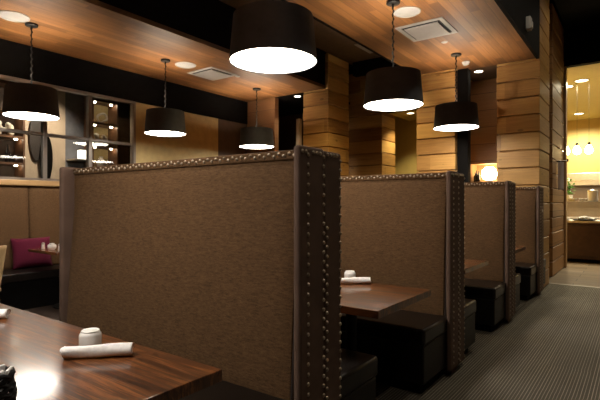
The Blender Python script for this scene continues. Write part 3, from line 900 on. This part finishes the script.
# bright white lantern low in the grey panel bay
ln = empty('lantern', (RX + 0.25, 4.51, 2.147)); tag(ln, 'small glowing white lantern on a ledge before the grey panel', 'lantern')
MB().box(-0.05, 0.05, -0.06, 0.06, 0.0, 0.17, 0.01).build('glowing_body', emit('lantern_glow', (1.0, 0.9, 0.75), 2.5), ln)
MB().box(-0.055, 0.055, -0.065, 0.065, 0.17, 0.185, 0.003).build('lid', M_BLACKMETAL, ln)
lg = MB().box(RX + 0.04, RX + 0.36, 4.33, 4.655, 2.117, 2.145).build('ledge', M_STEEL, None, smooth=False); tag(lg, 'narrow ledge under the glowing lantern behind the window', 'shelf')
dl = bpy.data.lights.new('display_fill', 'SPOT'); dl.energy = 190; dl.spot_size = math.radians(80); dl.spot_blend = 0.8; dl.color = (1, 0.84, 0.66); dl.shadow_soft_size = 0.05  # unseen spot added to brighten the display room panels
do = bpy.data.objects.new('display_fill', dl); COL.objects.link(do); do.location = (-7.3, 3.8, CZ - 0.1); do.rotation_euler = Vector((-1.15, 0.0, -1.3)).to_track_quat('-Z', 'Y').to_euler()

# ------------------------------------------------------------------ glowing niche
gl = empty('niche_lamp', (-2.20, FY + 0.17, NZ0)); tag(gl, 'bright glowing rounded lamp in the small wall niche', 'lamp')
MB().lathe([(0.05, 0.0), (0.05, 0.012), (0.015, 0.02), (0.012, 0.05)], 20, None, True).build('base', M_BLACKMETAL, gl)
MB().lathe([(0.03, 0.03), (0.10, 0.05), (0.135, 0.12), (0.12, 0.21), (0.07, 0.265), (0.0, 0.275)], 28, None, True).build('globe', M_FIRE, gl)
for i, (x, dy, s) in enumerate([(-2.445, 0.16, 0.85), (-2.40, 0.09, 1.0), (-2.385, 0.18, 0.95), (-2.355, 0.045, 0.9)]):
    m = MB(); m.lathe([(0.024, 0), (0.027, 0.008), (0.027, 0.12), (0.010, 0.16), (0.010, 0.21), (0.0, 0.21)], 16, Matrix.Diagonal((1, 1, s, 1)), True)
    o = m.build('bottle', M_DARKGLASS, None, loc=(x, FY + dy, NZ0))
    tag(o, ['leftmost', 'second from left', 'third from left', 'rightmost'][i] + ' of the dark bottles beside the lamp in the niche', 'bottle', 'dark bottles in the niche')

# ------------------------------------------------------------------ end of the aisle
# strip of cloth on a black bracket on the far pillar
tw = empty('hanging_cloth', (-1.29, 10.05, 2.13)); tag(tw, 'white cloth hanging from a black bracket on the far plank pillar', 'cloth')
def ft(u, v):
    return Vector((0.02 + 0.10 * u, 0.012 * math.sin(7 * u + 2 * v), -0.53 * v))
m = MB(); m.grid(ft, 14, 14); o = m.build('cloth', M_PAPER, tw, angle=180); o.modifiers.new('t', 'SOLIDIFY').thickness = 0.008
m = MB(); m.tube([(-0.005, 0, 0.012), (0.20, 0, 0.012)], 0.014, 8); m.tube([(0.19, 0, 0.0), (0.19, 0, 0.05)], 0.012, 8)
m.build('bracket', M_BLACKMETAL, tw)

ctr = empty('serving_counter', (-1.0, 12.2, 0)); tag(ctr, 'dark wooden serving counter with pale stone top at the end of the aisle', 'counter')
MB().box(-2.0, 2.8, 0.06, 0.95, 0.08, 0.90, 0.01).build('body', M_COUNTER, ctr)
MB().box(-2.02, 2.82, -0.02, 1.0, 0.90, 0.95, 0.01).build('worktop', M_STONE, ctr)
MB().box(-2.0, 2.8, 0.12, 0.9, 0.0, 0.08).build('kick_plate', M_BLACKPAINT, ctr, smooth=False)
for i in range(4):
    MB().box(-1.9 + i * 1.15, -0.82 + i * 1.15, 0.04, 0.062, 0.15, 0.84, 0.006).build('front_panel', M_COUNTER, ctr)
sg = empty('sneeze_guard', (-1.0, 12.25, 0.95)); tag(sg, 'clear glass sneeze guard with shelf on the serving counter', 'guard')
for x in (-0.75, 0.3, 1.4):
    MB().tube([(x, 0.1, 0), (x, 0.1, 0.42)], 0.014, 10).build('post', M_STEEL, sg)
MB().box(-0.8, 1.45, 0.0, 0.36, 0.42, 0.432).build('glass_shelf', M_GLASS, sg, smooth=False)
MB().box(-0.8, 1.45, -0.012, 0.0, 0.10, 0.43).build('glass_front', M_GLASS, sg, smooth=False)
MB().box(-0.82, 1.47, -0.02, 0.38, 0.432, 0.446, 0.004).build('edge_rail', M_STEEL, sg)
# food and crockery on the counter
tr = empty('food_tray', (-1.03, 12.42, 0.95)); tag(tr, 'black tray heaped with pale food on the serving counter', 'tray')
MB().lathe([(0.0, 0.0), (0.20, 0.0), (0.25, 0.03), (0.24, 0.035), (0.19, 0.012), (0.0, 0.012)], 28).build('tray', M_BLACKMETAL, tr)
m = MB(); rn = random.Random(2)
for i in range(26):
    a = rn.uniform(0, 2 * PI); r = rn.uniform(0, 0.17)
    m.ball((r * math.cos(a), r * math.sin(a), 0.035 + 0.05 * (1 - r / 0.18)), rn.uniform(0.03, 0.045), 10, (1, 1, 0.7))
tag(m.build('food', M_PALEITEM, tr), kind='stuff')
pl = empty('potted_herb', (-1.337, 12.42, 1.396)); tag(pl, 'small green potted herb on the glass shelf over the counter, beside the pillar', 'plant')
MB().lathe([(0.06, 0), (0.085, 0.14), (0.08, 0.14), (0.06, 0.02)], 20, None, True).build('pot', M_CERAMIC, pl)
m = MB()
for i in range(60):
    a = rn.uniform(0, 2 * PI); r = rn.uniform(0, 0.13); z = 0.16 + rn.uniform(0, 0.36)
    M = Matrix.Translation((r * math.cos(a), r * math.sin(a), z)) @ Matrix.Rotation(a, 4, 'Z') @ Matrix.Rotation(rn.uniform(-0.9, 0.9), 4, 'Y') @ Matrix.Diagonal((1, 0.6, 0.15, 1))
    m.lathe([(0.0, -0.03), (0.04, 0), (0.0, 0.03)], 6, M)
m.build('leaves', M_GREEN, pl)
def canister(loc, s, lab):
    r = empty('canister', loc); tag(r, lab, 'canister', 'white canisters behind the counter')
    MB().lathe([(0.09 * s, 0), (0.10 * s, 0.01), (0.10 * s, 0.20 * s), (0.09 * s, 0.21 * s)], 20, None, True, True).build('body', M_CERAMIC, r)
    MB().lathe([(0.105 * s, 0.205 * s), (0.105 * s, 0.24 * s), (0.03 * s, 0.25 * s), (0.0, 0.27 * s)], 20, None, True).build('lid', M_CERAMIC, r)
canister((-0.87, 12.42, 1.396), 1.0, 'white canister standing on the glass shelf over the counter')
def plates(loc, n, lab):
    r = empty('plate_stack', loc); tag(r, lab, 'plates', 'white plates on the counter')
    for i in range(n):
        MB().lathe([(0.0, 0.0), (0.06, 0.0), (0.115, 0.014), (0.112, 0.018), (0.06, 0.006), (0.0, 0.006)], 24, Matrix.Translation((0, 0, i * 0.012))).build('plate', M_CERAMIC, r)
plates((-0.52, 12.45, 0.951), 7, 'stack of white plates on the serving counter, right of the food tray')
plates((-1.42, 12.40, 0.951), 4, 'low stack of white plates on the serving counter, left of the food tray')
def bowl(loc, lab):
    o = MB().lathe([(0.0, 0.0), (0.04, 0.0), (0.085, 0.06), (0.081, 0.062), (0.038, 0.008), (0.0, 0.008)], 24).build('bowl', M_CERAMIC, None, loc=loc)
    tag(o, lab, 'bowl', 'white bowls on the glass shelf')
bowl((-1.235, 12.30, 1.396), 'white bowl on the glass shelf, between the herb and the other bowl')
bowl((-1.06, 12.44, 1.396), 'white bowl on the glass shelf beside the white canister')
gh = bpy.data.lights.new('counter_fill', 'AREA'); gh.shape = 'RECTANGLE'; gh.size = 2.0; gh.size_y = 0.05; gh.energy = 9; gh.color = (1.0, 0.9, 0.7)  # area light added under the glass shelf to brighten the counter
go = bpy.data.objects.new('counter_fill', gh); COL.objects.link(go); go.parent = sg; go.location = (0.3, 0.18, 0.415)
# steel cooking line behind
hd = empty('kitchen_hood', (-1.0, 15.6, 0)); tag(hd, 'stainless steel extractor hood behind the serving counter', 'hood')
MB().box(-1.6, 0.95, 0.0, 0.9, 1.86, 2.22, 0.01).build('canopy', M_STEEL, hd)
MB().box(-1.6, 0.95, -0.02, 0.0, 1.99, 2.02).build('lip', M_STEEL, hd, smooth=False)
MB().box(-1.6, 0.95, 0.86, 0.9, 0.0, 1.86).build('back_panel', flat('brown_backsplash', (0.20, 0.135, 0.08), 0.4), hd, smooth=False)
bc = empty('back_counter', (-1.0, 15.4, 0)); tag(bc, 'low steel back counter below the extractor hood', 'counter')
MB().box(-1.6, 0.95, 0.05, 0.95, 0.0, 0.9, 0.008).build('body', M_STEEL, bc)
MB().box(-1.62, 0.97, 0.0, 1.0, 0.9, 0.94, 0.006).build('worktop', M_STEEL, bc)
hl = bpy.data.lights.new('hood_fill', 'AREA'); hl.shape = 'RECTANGLE'; hl.size = 2.2; hl.size_y = 0.15; hl.energy = 16; hl.color = (1.0, 0.86, 0.62)  # added fill light below the hood, lifts the backsplash
ho = bpy.data.objects.new('hood_fill', hl); COL.objects.link(ho); ho.parent = hd; ho.location = (-0.3, 0.4, 1.85)
# globe pendants
for i, (x, lab) in enumerate([(-1.437, 'leftmost glowing amber globe pendant over the serving counter, half hidden by the pillar'), (-1.209, 'middle glowing amber globe pendant over the serving counter'), (-0.967, 'rightmost glowing amber globe pendant over the serving counter')]):
    r = empty('globe_pendant', (x, 12.75, 2.49)); tag(r, lab, 'lamp', 'amber globe pendants')
    MB().lathe([(0.0, 0.0), (0.055, 0.018), (0.086, 0.07), (0.082, 0.125), (0.05, 0.19), (0.03, 0.22)], 24).build('globe', M_GLOBE, r)
    MB().lathe([(0.032, 0.21), (0.032, 0.28), (0.0, 0.29)], 16).build('socket', M_BLACKMETAL, r)
    MB().tube([(0, 0, 0.28), (0, 0, 1.71)], 0.003, 6).build('cord', M_BLACKMETAL, r)
for (x, y, lab) in [(-1.10, 12.6, 'larger recessed downlight in the yellow servery ceiling, nearest'), (-1.45, 13.05, 'recessed downlight in the yellow ceiling beside the pillar'), (-1.58, 17.2, 'farthest recessed downlight low against the yellow back wall'), (0.9, 14.5, 'recessed downlight at the right of the yellow servery ceiling')]:
    downlight(x, y, 4.2, 0.13, lab, M_CANY, energy=850, col=(1.0, 0.87, 0.60), spot=160, group='servery downlights')

for (x, y, lab) in [(-3.55, 6.75, 'downlight high in the dark ceiling recess, nearest the plank pillars'), (-3.6, 5.75, 'downlight high in the dark ceiling recess, farther from the plank pillars')]:
    downlight(x, y, 4.25, 0.07, lab, energy=(150 if y > 6 else 240), col=(1.0, 0.76, 0.40), spot=(100 if y > 6 else 132), group='recess downlights')
# unseen downlights added in the high black ceiling to brighten the aisle
for (x, y, lab) in [(0.7, 0.9, 'added unseen downlight in the high black aisle ceiling above the camera'), (-0.3, 2.6, 'added unseen downlight in the high black aisle ceiling above the second booth'), (-0.3, 6.0, 'added unseen downlight in the high black aisle ceiling above the third booth'), (-0.3, 8.7, 'added unseen downlight in the high black aisle ceiling before the servery')]:
    downlight(x, y, 5.0, 0.09, lab, energy=(60 if y < 2 else 72 if y < 8 else 36), col=(1.0, 0.86, 0.66), spot=140, group='added aisle downlights')

# ------------------------------------------------------------------ world and view
w = bpy.data.worlds.new('world'); scn.world = w; w.use_nodes = True
w.node_tree.nodes['Background'].inputs['Color'].default_value = (1.0, 0.85, 0.68, 1)
w.node_tree.nodes['Background'].inputs['Strength'].default_value = 0.0
vs = scn.view_settings
vs.view_transform = 'Standard'; vs.look = 'None'; vs.exposure = 0.0; vs.gamma = 1.0; vs.use_curve_mapping = False
try:
    scn.cycles.use_denoising = True
    scn.cycles.max_bounces = 8; scn.cycles.diffuse_bounces = 5; scn.cycles.glossy_bounces = 4; scn.cycles.transparent_max_bounces = 12
    scn.cycles.sample_clamp_indirect = 6.0
    scn.cycles.caustics_reflective = False; scn.cycles.caustics_refractive = False
except Exception:
    pass
